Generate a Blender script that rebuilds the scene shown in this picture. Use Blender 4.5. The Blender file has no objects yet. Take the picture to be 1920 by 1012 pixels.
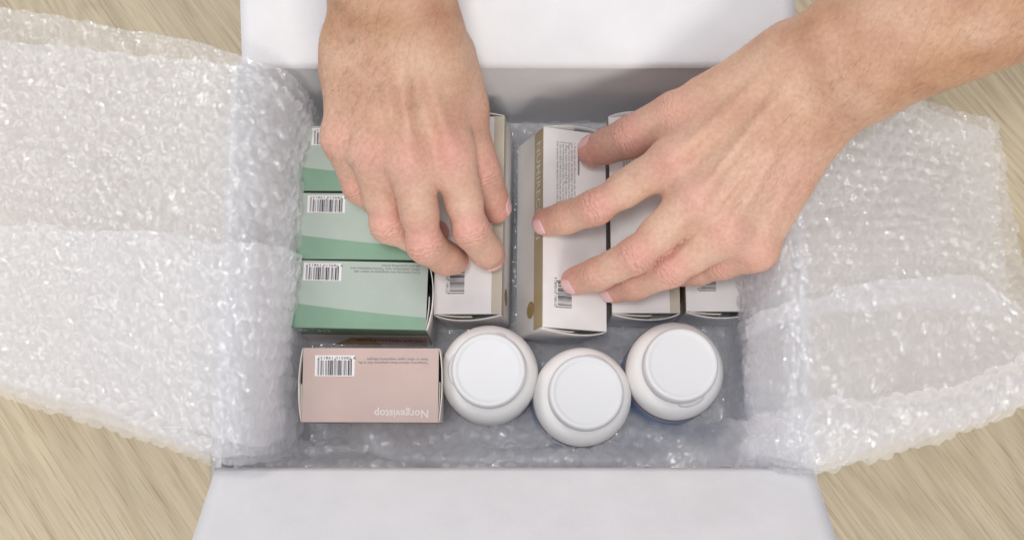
import bpy, math, random
import numpy as np
from mathutils import Matrix, Vector

random.seed(7)
sc = bpy.context.scene
COL = sc.collection

# ------------------------------------------------------------------ camera
F = 2440.0                       # focal length in pixels of a 1920-wide frame
TH = math.atan(500 / F)          # tilt from straight down
HC = 0.84                        # camera height above the table
cam = bpy.data.cameras.new('camera')
cam.sensor_width = 36.0
cam.lens = 36.0 * F / 1920.0
cam.clip_start = 0.01
cam.clip_end = 50
cam.dof.use_dof = True
cam.dof.focus_distance = 0.745
cam.dof.aperture_fstop = 16.0
camo = bpy.data.objects.new('camera', cam)
camo.location = (0, 0, HC)
camo.rotation_euler = (TH, 0, 0)
COL.objects.link(camo)
sc.camera = camo

# ------------------------------------------------------------------ world, lamps, exposure
w = bpy.data.worlds.new('World')
sc.world = w
w.use_nodes = True
bg = w.node_tree.nodes['Background']
bg.inputs[0].default_value = (0.93, 0.93, 1.0, 1)
bg.inputs[1].default_value = 0.54


def area_lamp(name, loc, target, sx, sy, power, color):
    l = bpy.data.lights.new(name, 'AREA')
    l.shape = 'RECTANGLE'
    l.size, l.size_y = sx, sy
    l.energy = power
    l.color = color
    o = bpy.data.objects.new(name, l)
    o.location = loc
    o.rotation_euler = (Vector(target) - Vector(loc)).to_track_quat('-Z', 'Y').to_euler()
    COL.objects.link(o)
    return o


area_lamp('window_lamp', (-1.5, 1.9, 2.2), (0, .15, .1), .9, .9, 29, (1.0, .965, .91))
area_lamp('overhead_fill_lamp', (-.15, -.1, 2.7), (.05, .15, .1), .42, .42, 20, (.97, .985, 1.0))  # unseen overhead fill, added to brighten the box interior and put glints on the film
area_lamp('front_window_lamp', (.55, -2.1, 1.75), (0.05, .2, .1), 1.0, 1.0, 33, (1.0, .95, .86))

sc.view_settings.view_transform = 'Standard'
sc.view_settings.look = 'None'
sc.view_settings.exposure = 0.09
sc.view_settings.gamma = 1.0
sc.cycles.max_bounces = 14
sc.cycles.diffuse_bounces = 10
sc.cycles.transparent_max_bounces = 10
sc.cycles.caustics_reflective = True
sc.cycles.blur_glossy = 1.0
sc.cycles.caustics_refractive = False
sc.cycles.sample_clamp_indirect = 4.0

CT, ST = math.cos(TH), math.sin(TH)


def P(px, py, z):
    """a pixel of the photograph brought to height z"""
    dx, dy, dz = (px - 960) / F, -(py - 506) / F, -1.0
    d = np.array([dx, CT * dy - ST * dz, ST * dy + CT * dz])
    return np.array([0, 0, HC]) + d * ((z - HC) / d[2])


# ------------------------------------------------------------------ numeric helpers
def _hash(ix, iy, iz, seed):
    n = (ix * 374761393 + iy * 668265263 + iz * 1274126177 + seed * 362437) & 0xffffffff
    n = ((n ^ (n >> 13)) * 1274126177) & 0xffffffff
    n = (n ^ (n >> 16)) & 0xffffff
    return n / float(0xffffff)


def noise3(x, y, z=None, seed=0):
    """smooth value noise in -1..1"""
    x = np.asarray(x, float)
    y = np.asarray(y, float) + 0 * x
    z = 0 * x if z is None else np.asarray(z, float) + 0 * x
    i, j, k = np.floor(x).astype(np.int64), np.floor(y).astype(np.int64), np.floor(z).astype(np.int64)
    f, g, h = x - i, y - j, z - k
    f, g, h = [t * t * t * (t * (t * 6 - 15) + 10) for t in (f, g, h)]
    r = 0
    for a in (0, 1):
        for b in (0, 1):
            for c in (0, 1):
                wgt = (f if a else 1 - f) * (g if b else 1 - g) * (h if c else 1 - h)
                r = r + wgt * _hash(i + a, j + b, k + c, seed)
    return r * 2 - 1


def mesh_from(name, verts, faces, smooth=True):
    """verts (n,3), faces (m,k) with constant k"""
    me = bpy.data.meshes.new(name)
    verts = np.ascontiguousarray(verts, dtype=np.float32)
    faces = np.ascontiguousarray(faces, dtype=np.int32)
    k = faces.shape[1]
    me.vertices.add(len(verts))
    me.vertices.foreach_set('co', verts.ravel())
    me.loops.add(faces.size)
    me.loops.foreach_set('vertex_index', faces.ravel())
    me.polygons.add(len(faces))
    me.polygons.foreach_set('loop_start', np.arange(0, faces.size, k, dtype=np.int32))
    me.polygons.foreach_set('loop_total', np.full(len(faces), k, dtype=np.int32))
    me.polygons.foreach_set('use_smooth', np.full(len(faces), bool(smooth)))
    me.update(calc_edges=True)
    me.validate()
    return me


def grid_faces(n, m):
    a = np.arange(n * m).reshape(n, m)
    return np.stack([a[:-1, :-1].ravel(), a[1:, :-1].ravel(), a[1:, 1:].ravel(), a[:-1, 1:].ravel()], 1)


def obj(name, me, mat=None, parent=None, loc=None, mtx=None):
    o = bpy.data.objects.new(name, me)
    COL.objects.link(o)
    if mat is not None and me is not None and not me.materials:
        me.materials.append(mat)
    if parent is not None:
        o.parent = parent
    if mtx is not None:
        o.matrix_local = mtx
    elif loc is not None:
        o.location = loc
    return o


def tag(o, label, cat, group=None):
    o['label'] = label
    o['category'] = cat
    if group:
        o['group'] = group
    return o


def box_mesh(name, x0, x1, y0, y1, z0, z1, bevel=0.0):
    import bmesh
    bm = bmesh.new()
    bmesh.ops.create_cube(bm, size=1)
    for v in bm.verts:
        v.co = ((x0 + x1) / 2 + v.co.x * (x1 - x0), (y0 + y1) / 2 + v.co.y * (y1 - y0), (z0 + z1) / 2 + v.co.z * (z1 - z0))
    if bevel:
        bmesh.ops.bevel(bm, geom=bm.edges[:], offset=bevel, segments=2, affect='EDGES', profile=.5)
    me = bpy.data.meshes.new(name)
    bm.to_mesh(me)
    bm.free()
    return me


# ------------------------------------------------------------------ materials
def new_mat(name):
    m = bpy.data.materials.new(name)
    m.use_nodes = True
    nt = m.node_tree
    nt.nodes.clear()
    out = nt.nodes.new('ShaderNodeOutputMaterial')
    return m, nt, out


def N(nt, kind, **kw):
    n = nt.nodes.new(kind)
    for k, v in kw.items():
        if k in n.inputs:
            n.inputs[k].default_value = v
        else:
            setattr(n, k, v)
    return n


def ramp(nt, fac, stops):
    r = nt.nodes.new('ShaderNodeValToRGB')
    e = r.color_ramp.elements
    e[0].position, e[0].color = stops[0][0], (*stops[0][1], 1)
    e[1].position, e[1].color = stops[-1][0], (*stops[-1][1], 1)
    for p, c in stops[1:-1]:
        q = e.new(p)
        q.color = (*c, 1)
    nt.links.new(fac, r.inputs[0])
    return r.outputs[0]


def paper(name, col, rough=.55, spec=.35, var=.06, bump=.06, scale=900.):
    """coated board: faint fibre mottling and relief"""
    m, nt, out = new_mat(name)
    b = N(nt, 'ShaderNodeBsdfPrincipled')
    b.inputs['Roughness'].default_value = rough
    b.inputs['Specular IOR Level'].default_value = spec
    tc = N(nt, 'ShaderNodeTexCoord')
    n1 = N(nt, 'ShaderNodeTexNoise', Scale=scale * .05, Detail=4.0)
    n2 = N(nt, 'ShaderNodeTexNoise', Scale=scale, Detail=2.0)
    nt.links.new(tc.outputs['Object'], n1.inputs['Vector'])
    nt.links.new(tc.outputs['Object'], n2.inputs['Vector'])
    lo = tuple(c * (1 - var) for c in col)
    hi = tuple(min(1, c * (1 + var * .6)) for c in col)
    nt.links.new(ramp(nt, n1.outputs['Fac'], [(.3, lo), (.7, hi)]), b.inputs['Base Color'])
    bp = N(nt, 'ShaderNodeBump', Strength=bump, Distance=.0006)
    nt.links.new(n2.outputs['Fac'], bp.inputs['Height'])
    nt.links.new(bp.outputs[0], b.inputs['Normal'])
    nt.links.new(b.outputs[0], out.inputs[0])
    return m


def plastic(name, col, rough=.35, sss=.0):
    m, nt, out = new_mat(name)
    b = N(nt, 'ShaderNodeBsdfPrincipled')
    b.inputs['Base Color'].default_value = (*col, 1)
    tc = N(nt, 'ShaderNodeTexCoord')
    n = N(nt, 'ShaderNodeTexNoise', Scale=60.0, Detail=5.0)
    nt.links.new(tc.outputs['Object'], n.inputs['Vector'])
    mr = N(nt, 'ShaderNodeMapRange')
    mr.inputs[3].default_value = rough - .08
    mr.inputs[4].default_value = rough + .1
    nt.links.new(n.outputs['Fac'], mr.inputs[0])
    nt.links.new(mr.outputs[0], b.inputs['Roughness'])
    if sss:
        b.inputs['Subsurface Weight'].default_value = sss
        b.inputs['Subsurface Radius'].default_value = (1, .95, .9)
        b.inputs['Subsurface Scale'].default_value = .003
    bp = N(nt, 'ShaderNodeBump', Strength=.05, Distance=.0005)
    nt.links.new(n.outputs['Fac'], bp.inputs['Height'])
    nt.links.new(bp.outputs[0], b.inputs['Normal'])
    nt.links.new(b.outputs[0], out.inputs[0])
    return m


M = {}
M['board'] = paper('white_corrugated_board', (.705, .703, .718), .6, .3, .045, .22, 700)
M['green'] = paper('pale_green_board', (.385, .445, .393))
M['dgreen'] = paper('mid_green_ink', (.205, .335, .24))
M['pink'] = paper('dusty_pink_board', (.525, .395, .355))
M['white'] = paper('white_carton_board', (.81, .79, .775), .5, .4)
M['cream'] = paper('raw_board_edge', (.74, .70, .64))
M['inner'] = paper('carton_inner_board', (.60, .53, .45))
M['gold'] = paper('matt_gold_ink', (.48, .38, .205), .32, .7)
M['beige'] = paper('beige_ink', (.53, .475, .38))
M['coin'] = paper('bright_gold_ink', (.36, .25, .07), .35, .6)
M['label'] = paper('barcode_paper', (.76, .73, .73))
M['ink'] = paper('dark_ink', (.035, .035, .05))
M['grey_ink'] = paper('grey_ink', (.16, .16, .17))
M['white_ink'] = paper('white_ink', (.80, .80, .78))
M['faint_ink'] = paper('pale_rose_ink', (.67, .59, .565))
M['rose'] = paper('peach_print', (.62, .47, .42))
M['orange'] = paper('ochre_print', (.50, .31, .14))
M['cap'] = plastic('white_cap_plastic', (.67, .67, .68), .42, .15)
M['bottle'] = plastic('white_bottle_plastic', (.83, .82, .805), .30, .15)
M['blue'] = paper('blue_label_paper', (.17, .27, .46), .35, .5)
M['red'] = paper('red_label_ink', (.45, .07, .09), .35, .5)


def wood_material():
    m, nt, out = new_mat('light_oak')
    b = N(nt, 'ShaderNodeBsdfPrincipled')
    tc = N(nt, 'ShaderNodeTexCoord')
    oi = N(nt, 'ShaderNodeObjectInfo')
    add = N(nt, 'ShaderNodeVectorMath', operation='ADD')
    sclr = N(nt, 'ShaderNodeVectorMath', operation='SCALE')
    sclr.inputs['Scale'].default_value = 13.0
    comb = N(nt, 'ShaderNodeCombineXYZ')
    nt.links.new(oi.outputs['Random'], comb.inputs[0])
    nt.links.new(oi.outputs['Random'], comb.inputs[1])
    nt.links.new(comb.outputs[0], sclr.inputs[0])
    nt.links.new(tc.outputs['Object'], add.inputs[0])
    nt.links.new(sclr.outputs[0], add.inputs[1])

    def stretched(sx, sy, detail, dist=0.0, rough=.55):
        mp = N(nt, 'ShaderNodeMapping')
        mp.inputs['Scale'].default_value = (sx, sy, 1)
        nt.links.new(add.outputs[0], mp.inputs['Vector'])
        n = N(nt, 'ShaderNodeTexNoise', Scale=1.0, Detail=detail, Distortion=dist)
        n.inputs['Roughness'].default_value = rough
        nt.links.new(mp.outputs[0], n.inputs['Vector'])
        return n.outputs['Fac']
    # growth rings: a slow field, banded
    slow = stretched(1.0, 9, 2.0, .4)
    mul = N(nt, 'ShaderNodeMath', operation='MULTIPLY')
    mul.inputs[1].default_value = 95.0
    nt.links.new(slow, mul.inputs[0])
    sn = N(nt, 'ShaderNodeMath', operation='SINE')
    mu2 = N(nt, 'ShaderNodeMath', operation='MULTIPLY')
    mu2.inputs[1].default_value = 6.2832 * .35
    nt.links.new(mul.outputs[0], mu2.inputs[0])
    nt.links.new(mu2.outputs[0], sn.inputs[0])
    ring = N(nt, 'ShaderNodeMapRange')
    ring.inputs[1].default_value = -1
    nt.links.new(sn.outputs[0], ring.inputs[0])
    fine = stretched(7, 400, 6.0, .05, .62)
    pores = stretched(26, 800, 2.0, .05, .6)
    c1 = ramp(nt, ring.outputs[0], [(.0, (.44, .365, .248)), (.35, (.475, .40, .276)), (1., (.50, .425, .298))])
    c2 = ramp(nt, fine, [(.28, (.80, .78, .75)), (.5, (.96, .955, .94)), (.70, (1.07, 1.065, 1.05))])
    mx = N(nt, 'ShaderNodeMix', data_type='RGBA', blend_type='MULTIPLY')
    mx.inputs[0].default_value = .85
    nt.links.new(c1, mx.inputs[6])
    nt.links.new(c2, mx.inputs[7])
    c3 = ramp(nt, pores, [(.35, (.74, .71, .66)), (.45, (1, 1, 1))])
    mx2 = N(nt, 'ShaderNodeMix', data_type='RGBA', blend_type='MULTIPLY')
    mx2.inputs[0].default_value = .8
    nt.links.new(mx.outputs[2], mx2.inputs[6])
    nt.links.new(c3, mx2.inputs[7])
    nt.links.new(mx2.outputs[2], b.inputs['Base Color'])
    b.inputs['Roughness'].default_value = .5
    bp = N(nt, 'ShaderNodeBump', Strength=.25, Distance=.0006)
    nt.links.new(fine, bp.inputs['Height'])
    nt.links.new(bp.outputs[0], b.inputs['Normal'])
    nt.links.new(b.outputs[0], out.inputs[0])
    return m


def film_material():
    """thin clear polyethylene: see-through, a milky haze, sharp glints on top"""
    m, nt, out = new_mat('clear_bubble_film')
    tc = N(nt, 'ShaderNodeTexCoord')
    n1 = N(nt, 'ShaderNodeTexNoise', Scale=170.0, Detail=3.0, Distortion=1.2)
    nt.links.new(tc.outputs['Object'], n1.inputs['Vector'])
    bp = N(nt, 'ShaderNodeBump', Strength=.8, Distance=.0022)
    nt.links.new(n1.outputs['Fac'], bp.inputs['Height'])
    tr = N(nt, 'ShaderNodeBsdfTransparent')
    tr.inputs[0].default_value = (.88, .88, .885, 1)
    df = N(nt, 'ShaderNodeBsdfDiffuse')
    df.inputs[0].default_value = (.82, .825, .845, 1)
    tl = N(nt, 'ShaderNodeBsdfTranslucent')
    tl.inputs[0].default_value = (.82, .825, .845, 1)
    hz = N(nt, 'ShaderNodeMixShader')
    hz.inputs[0].default_value = .5
    nt.links.new(df.outputs[0], hz.inputs[1])
    nt.links.new(tl.outputs[0], hz.inputs[2])
    mx = N(nt, 'ShaderNodeMixShader')
    mx.inputs[0].default_value = .39
    nt.links.new(tr.outputs[0], mx.inputs[1])
    nt.links.new(hz.outputs[0], mx.inputs[2])
    fr = N(nt, 'ShaderNodeFresnel', IOR=1.5)
    nt.links.new(bp.outputs[0], fr.inputs['Normal'])
    mf = N(nt, 'ShaderNodeMath', operation='MULTIPLY')
    mf.inputs[1].default_value = 2.1
    nt.links.new(fr.outputs[0], mf.inputs[0])
    mn = N(nt, 'ShaderNodeMath', operation='MINIMUM')
    mn.inputs[1].default_value = .22
    nt.links.new(mf.outputs[0], mn.inputs[0])
    cb = N(nt, 'ShaderNodeCombineColor')
    for k in range(3):
        nt.links.new(mn.outputs[0], cb.inputs[k])
    gl = N(nt, 'ShaderNodeBsdfGlossy')
    gl.inputs['Roughness'].default_value = .05
    nt.links.new(cb.outputs[0], gl.inputs[0])
    nt.links.new(bp.outputs[0], gl.inputs['Normal'])
    fin = N(nt, 'ShaderNodeAddShader')
    nt.links.new(mx.outputs[0], fin.inputs[0])
    nt.links.new(gl.outputs[0], fin.inputs[1])
    nt.links.new(fin.outputs[0], out.inputs[0])
    return m


def skin_material():
    m, nt, out = new_mat('skin')
    b = N(nt, 'ShaderNodeBsdfPrincipled')
    tc = N(nt, 'ShaderNodeTexCoord')
    n1 = N(nt, 'ShaderNodeTexNoise', Scale=38.0, Detail=5.0)
    n2 = N(nt, 'ShaderNodeTexNoise', Scale=420.0, Detail=3.0)
    for n in (n1, n2):
        nt.links.new(tc.outputs['Object'], n.inputs['Vector'])
    base = ramp(nt, n1.outputs['Fac'], [(.32, (.54, .325, .235)), (.5, (.61, .395, .288)), (.68, (.65, .445, .33))])
    at = N(nt, 'ShaderNodeAttribute', attribute_name='blush')
    mx = N(nt, 'ShaderNodeMix', data_type='RGBA')
    nt.links.new(at.outputs['Fac'], mx.inputs[0])
    nt.links.new(base, mx.inputs[6])
    mx.inputs[7].default_value = (.66, .31, .265, 1)
    tn = N(nt, 'ShaderNodeAttribute', attribute_name='tan')
    mt = N(nt, 'ShaderNodeMix', data_type='RGBA', blend_type='MULTIPLY')
    nt.links.new(tn.outputs['Fac'], mt.inputs[0])
    nt.links.new(mx.outputs[2], mt.inputs[6])
    mt.inputs[7].default_value = (.80, .69, .555, 1)
    mx = mt
    f2 = ramp(nt, n2.outputs['Fac'], [(.3, (.90, .88, .87)), (.7, (1.05, 1.05, 1.05))])
    mx2 = N(nt, 'ShaderNodeMix', data_type='RGBA', blend_type='MULTIPLY')
    mx2.inputs[0].default_value = 1.0
    nt.links.new(mx.outputs[2], mx2.inputs[6])
    nt.links.new(f2, mx2.inputs[7])
    # knuckle folds: lines across the finger, only where the crease mask is set
    al = N(nt, 'ShaderNodeAttribute', attribute_name='along')
    cr = N(nt, 'ShaderNodeAttribute', attribute_name='crease')
    nw = N(nt, 'ShaderNodeTexNoise', Scale=160.0, Detail=3.0)
    nt.links.new(tc.outputs['Object'], nw.inputs['Vector'])
    ma = N(nt, 'ShaderNodeMath', operation='MULTIPLY_ADD')
    ma.inputs[1].default_value = .0085
    nt.links.new(nw.outputs['Fac'], ma.inputs[0])
    nt.links.new(al.outputs['Fac'], ma.inputs[2])
    mu = N(nt, 'ShaderNodeMath', operation='MULTIPLY')
    mu.inputs[1].default_value = 6.2832 / .0026
    nt.links.new(ma.outputs[0], mu.inputs[0])
    sn = N(nt, 'ShaderNodeMath', operation='SINE')
    nt.links.new(mu.outputs[0], sn.inputs[0])
    sh = N(nt, 'ShaderNodeMapRange')
    sh.inputs[1].default_value = .35
    sh.inputs[2].default_value = 1.0
    nt.links.new(sn.outputs[0], sh.inputs[0])
    fold = N(nt, 'ShaderNodeMath', operation='MULTIPLY')
    nt.links.new(sh.outputs[0], fold.inputs[0])
    nt.links.new(cr.outputs['Fac'], fold.inputs[1])
    mx3 = N(nt, 'ShaderNodeMix', data_type='RGBA')
    fm = N(nt, 'ShaderNodeMath', operation='MULTIPLY')
    fm.inputs[1].default_value = .38
    nt.links.new(fold.outputs[0], fm.inputs[0])
    nt.links.new(fm.outputs[0], mx3.inputs[0])
    nt.links.new(mx2.outputs[2], mx3.inputs[6])
    mx3.inputs[7].default_value = (.36, .15, .105, 1)
    nt.links.new(mx3.outputs[2], b.inputs['Base Color'])
    b.inputs['Roughness'].default_value = .52
    b.inputs['Specular IOR Level'].default_value = .38
    b.inputs['Subsurface Weight'].default_value = .22
    b.inputs['Subsurface Radius'].default_value = (1.0, .38, .2)
    b.inputs['Subsurface Scale'].default_value = .0035
    v = N(nt, 'ShaderNodeTexVoronoi', Scale=620.0)
    v.feature = 'DISTANCE_TO_EDGE'
    mp = N(nt, 'ShaderNodeMapping')
    mp.inputs['Scale'].default_value = (1, 1.5, 1)
    nt.links.new(tc.outputs['Object'], mp.inputs['Vector'])
    nt.links.new(mp.outputs[0], v.inputs['Vector'])
    b1 = N(nt, 'ShaderNodeBump', Strength=.22, Distance=.0006)
    nt.links.new(v.outputs['Distance'], b1.inputs['Height'])
    b2 = N(nt, 'ShaderNodeBump', Strength=.18, Distance=.001)
    nt.links.new(n2.outputs['Fac'], b2.inputs['Height'])
    nt.links.new(b1.outputs[0], b2.inputs['Normal'])
    b3 = N(nt, 'ShaderNodeBump', Strength=.45, Distance=.0007)
    b3.invert = True
    nt.links.new(fold.outputs[0], b3.inputs['Height'])
    nt.links.new(b2.outputs[0], b3.inputs['Normal'])
    nt.links.new(b3.outputs[0], b.inputs['Normal'])
    nt.links.new(b.outputs[0], out.inputs[0])
    return m


M['wood'] = wood_material()
M['film'] = film_material()
M['skin'] = skin_material()
M['nail'] = plastic('fingernail', (.74, .47, .46), .22, .15)
M['hair'] = plastic('arm_hair', (.10, .06, .04), .5)

# ------------------------------------------------------------------ the table
table = obj('table_top', box_mesh('table_top', -2.4, 2.4, -2.2, 2.6, -.03, -.004), M['wood'])
table['kind'] = 'structure'
GR = math.radians(-54)           # direction of the grain
ux, uy = math.cos(GR), math.sin(GR)
s0 = P(95, 850, 0)               # a board joint runs through here
off0 = -uy * s0[0] + ux * s0[1]
plank_me = box_mesh('plank', -2.2, 2.2, -.0950, .0950, -.004, 0, .0002)
for i in range(-7, 8):
    c = off0 + (i + .5) * .19
    o = obj('plank', plank_me, M['wood'], table)
    o.location = (-uy * c, ux * c, 0)
    o.rotation_euler = (0, 0, GR)

# ------------------------------------------------------------------ the shipping box
XL, XR, YF, YB, ZR = -.1615, .1640, .0351, .2716, .110
T = .003
bx = obj('shipping_box', None)
bx.location = ((XL + XR) / 2, (YF + YB) / 2, 0)
tag(bx, 'open white cardboard shipping box holding medicine, its flaps folded out', 'box')
off = (-bx.location[0], -bx.location[1], 0)


def bpart(name, me):
    return obj(name, me, M['board'], bx, off)


bpart('floor_panel', box_mesh('floor_panel', XL - T, XR + T, YF - T, YB + T, .0005, .0035))
bpart('wall', box_mesh('wall', XL - T, XR + T, YB, YB + T, .0035, ZR, .0004))
bpart('wall', box_mesh('wall', XL - T, XR + T, YF - T, YF, .0035, ZR, .0004))
bpart('wall', box_mesh('wall', XL - T, XL, YF, YB, .0035, ZR, .0004))
bpart('wall', box_mesh('wall', XR, XR + T, YF, YB, .0035, ZR, .0004))


def flap(x0, x1, length, hinge, rotz, rise, curve=0.0):
    """a board flap hinged along local x, lying towards local -y and rising"""
    n, m = 40, 30
    u = np.linspace(x0, x1, n)
    v = np.linspace(0, length, m)
    U, V = np.meshgrid(u, v, indexing='ij')
    taper = np.clip((V - .001) / .004, 0, 1) * .0008
    U = np.where(U == x0, U + taper, np.where(U == x1, U - taper, U))
    Zc = curve * np.sin(V / length * math.pi) + .0006 * noise3(U * 18, V * 18, seed=3)
    crease = -.0009 * np.exp(-(V / .0022) ** 2)
    Y = -V * math.cos(rise)
    Z = V * math.sin(rise) + Zc + crease
    vt = np.stack([U, Y, Z], -1).reshape(-1, 3)
    me = mesh_from('flap', vt, grid_faces(n, m))
    o = bpart('flap', me)
    o.location = (hinge[0] + off[0], hinge[1] + off[1], hinge[2])
    o.rotation_euler = (0, 0, rotz)
    s = o.modifiers.new('thick', 'SOLIDIFY')
    s.thickness = T
    s.offset = -1
    s.use_rim = True
    return o


WX = (XR - XL) / 2 + T
WY = (YB - YF) / 2 + T
MX, MY = (XL + XR) / 2, (YF + YB) / 2
flap(-WX, WX, .115, (MX, YF, ZR + .0012), 0, math.radians(50), .001)
flap(-WX + .001, WX - .005, .115, (MX, YB, ZR + .0012), math.pi, math.radians(20), .001)
flap(-WY, WY, .115, (XL, MY, ZR + .0008), -math.pi / 2, math.radians(-76), 0)
flap(-WY, WY, .115, (XR, MY, ZR + .0008), math.pi / 2, math.radians(-76), 0)


# ------------------------------------------------------------------ printing helpers
def text_mesh(body, size, bold=0.0, spacing=1.0, res=2, align='LEFT', line=1.0):
    cu = bpy.data.curves.new('lettering', 'FONT')
    cu.body = body
    cu.size = size
    cu.resolution_u = res
    cu.offset = bold
    cu.space_character = spacing
    cu.space_line = line
    cu.align_x = align
    cu.fill_mode = 'FRONT'
    o = bpy.data.objects.new('lettering', cu)
    COL.objects.link(o)
    bpy.context.view_layer.update()
    me = bpy.data.meshes.new_from_object(o.evaluated_get(bpy.context.evaluated_depsgraph_get()))
    bpy.data.objects.remove(o)
    bpy.data.curves.remove(cu)
    return me


def frame(origin, xdir, up):
    x, u = Vector(xdir).normalized(), Vector(up).normalized()
    n = x.cross(u)
    m = Matrix((x, u, n)).transposed().to_4x4()
    m.translation = Vector(origin)
    return m


def put_text(parent, name, body, size, origin, xdir, up, mat, lift=.00015, **kw):
    me = text_mesh(body, size, **kw)
    m = frame(origin, xdir, up)
    m.translation += m.to_3x3().col[2] * lift
    return obj(name, me, mat, parent, mtx=m)


def poly(parent, name, pts, origin, xdir, up, mat, lift=.0001):
    """a flat printed patch, pts in the face's own (x, up) metres"""
    me = bpy.data.meshes.new(name)
    me.from_pydata([(p[0], p[1], 0) for p in pts], [], [list(range(len(pts)))])
    m = frame(origin, xdir, up)
    m.translation += m.to_3x3().col[2] * lift
    return obj(name, me, mat, parent, mtx=m)


BARS = [2, 1, 1, 1, 3, 2, 1, 2, 2, 1, 1, 3, 1, 1, 2, 1, 3, 1, 1, 2, 1, 1, 1, 1, 1, 2, 2, 1, 3, 1, 1, 1, 2, 2, 1, 1, 1, 3, 1, 2, 1, 1, 2, 3, 1, 1, 1]


def barcode(parent, wdt, hgt, origin, xdir, up, backing=True):
    """origin = lower left corner of the label as one reads it"""
    holder = parent
    m0 = None
    if backing:
        holder = poly(parent, 'barcode_label', [(0, 0), (wdt, 0), (wdt, hgt), (0, hgt)], origin, xdir, up, M['label'])
    mx, my0, my1 = wdt * .07, hgt * .24, hgt * .96
    tot = sum(BARS)
    vs, fs = [], []
    x = 0
    for i, b in enumerate(BARS):
        if i % 2 == 0:
            lo = my0 - (hgt * .07 if i in (0, 2, 22, 24, 44, 46) else 0)
            a, c = mx + (wdt - 2 * mx) * x / tot, mx + (wdt - 2 * mx) * (x + b) / tot
            k = len(vs)
            vs += [(a, lo, 0), (c, lo, 0), (c, my1, 0), (a, my1, 0)]
            fs.append((k, k + 1, k + 2, k + 3))
        x += b
    me = bpy.data.meshes.new('barcode_bars')
    me.from_pydata(vs, [], fs)
    base = Matrix.Translation((0, 0, .00012)) if backing else frame(origin, xdir, up)
    if not backing:
        base.translation += base.to_3x3().col[2] * .00012
    obj('barcode_bars', me, M['ink'], holder, mtx=base)
    dg = text_mesh('9 789510 198137', hgt * .19, spacing=1.0)
    wd = max(v.co.x for v in dg.vertices) or 1
    for v in dg.vertices:
        v.co.x = v.co.x / wd * (wdt * .97) + wdt * .0 - wdt * .03
    b2 = base @ Matrix.Translation((0, hgt * .06, 0))
    obj('barcode_digits', dg, M['ink'], holder, mtx=b2)


# ------------------------------------------------------------------ cartons
def carton(name, L, W, H, ends, mat, center, rotz=0., roll=0., pitch=0., seed=0, bulge=.003):
    """a tuck-end carton, x by y = L by W, ends = 'x' or 'y'; its origin sits in its top face's centre projected to its base"""
    root = obj(name, None)
    rot = Matrix.Rotation(rotz, 4, 'Z') @ Matrix.Rotation(roll, 4, 'Y') @ Matrix.Rotation(pitch, 4, 'X')
    top = Vector(center)
    root.matrix_local = Matrix.Translation(top - (rot.to_3x3() @ Vector((0, 0, H)))) @ rot
    t = .0005
    hx, hy = L / 2, W / 2
    bv = .00045
    e = ends == 'x'
    a = 0 if e else t
    obj('top_panel', box_mesh('top_panel', -hx, hx, -hy, hy, H - t, H, bv * .55), mat, root)
    obj('bottom_panel', box_mesh('bottom_panel', -hx, hx, -hy, hy, 0, t), mat, root)
    if e:
        for s in (-1, 1):
            y0, y1 = sorted((s * hy, s * (hy - t)))
            obj('side_panel', box_mesh('side_panel', -hx, hx, y0, y1, t, H - t), mat, root)
    else:
        for s in (-1, 1):
            x0, x1 = sorted((s * hx, s * (hx - t)))
            obj('side_panel', box_mesh('side_panel', x0, x1, -hy, hy, t, H - t), mat, root)
    rng = random.Random(seed)
    half_w = hy if e else hx
    half_l = hx if e else hy
    for s in (-1, 1):
        # bowed tuck flap: its upper edge stands off the top panel and leaves a dark slit
        n, m = 22, 10
        U, V = np.meshgrid(np.linspace(-1, 1, n), np.linspace(0, 1, m), indexing='ij')
        skew = rng.uniform(-.25, .25)
        bow = bulge * rng.uniform(.8, 1.2) * (1 - np.abs(U) ** 2.2) * (1 + skew * U) * (.25 + .75 * V ** 1.5)
        out = half_l + .0003 + bow
        up = V * (H - .0004)
        ac = U * (half_w - .0002)
        vt = np.stack([s * out, ac, up], -1) if e else np.stack([ac, s * out, up], -1)
        f = grid_faces(n, m)
        if (s > 0) != e:
            f = f[:, ::-1]
        o = obj('end_flap', mesh_from('end_flap', vt.reshape(-1, 3), f), M['white'] if mat is not M['pink'] else M['cream'], root)
        so = o.modifiers.new('thick', 'SOLIDIFY')
        so.thickness = .0005
        so.offset = 0
        # the second layer tucked behind, over half the width
        U2, V2 = np.meshgrid(np.linspace(-.96, rng.uniform(.0, .2), n), np.linspace(0, 1, m), indexing='ij')
        bow2 = bulge * .62 * (1 - np.abs(U2) ** 2.2) * (.25 + .75 * V2 ** 1.5)
        out2 = half_l - .0006 + bow2
        ac2, up2 = U2 * (half_w - .0006), V2 * (H - .0012)
        vt2 = np.stack([s * out2, ac2, up2], -1) if e else np.stack([ac2, s * out2, up2], -1)
        o2 = obj('dust_flap', mesh_from('dust_flap', vt2.reshape(-1, 3), f), M['cream'], root)
        so2 = o2.modifiers.new('thick', 'SOLIDIFY')
        so2.thickness = .0004
        so2.offset = 0
        # the flap folded in below the slit
        ins = .004
        pts = [(-half_w + .001, half_l - ins), (half_w - .001, half_l - ins), (half_w - .001, half_l), (-half_w + .001, half_l)]
        vv = [((s * q, p_, H - .0022) if e else (p_, s * q, H - .0022)) for p_, q in pts]
        me = bpy.data.meshes.new('tuck_panel')
        me.from_pydata(vv, [], [(0, 1, 2, 3)])
        obj('tuck_panel', me, M['inner'], root)
    return root


X1, Y1, Z1 = (1, 0, 0), (0, 1, 0), (0, 0, 1)
XN, YN = (-1, 0, 0), (0, -1, 0)

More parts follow.
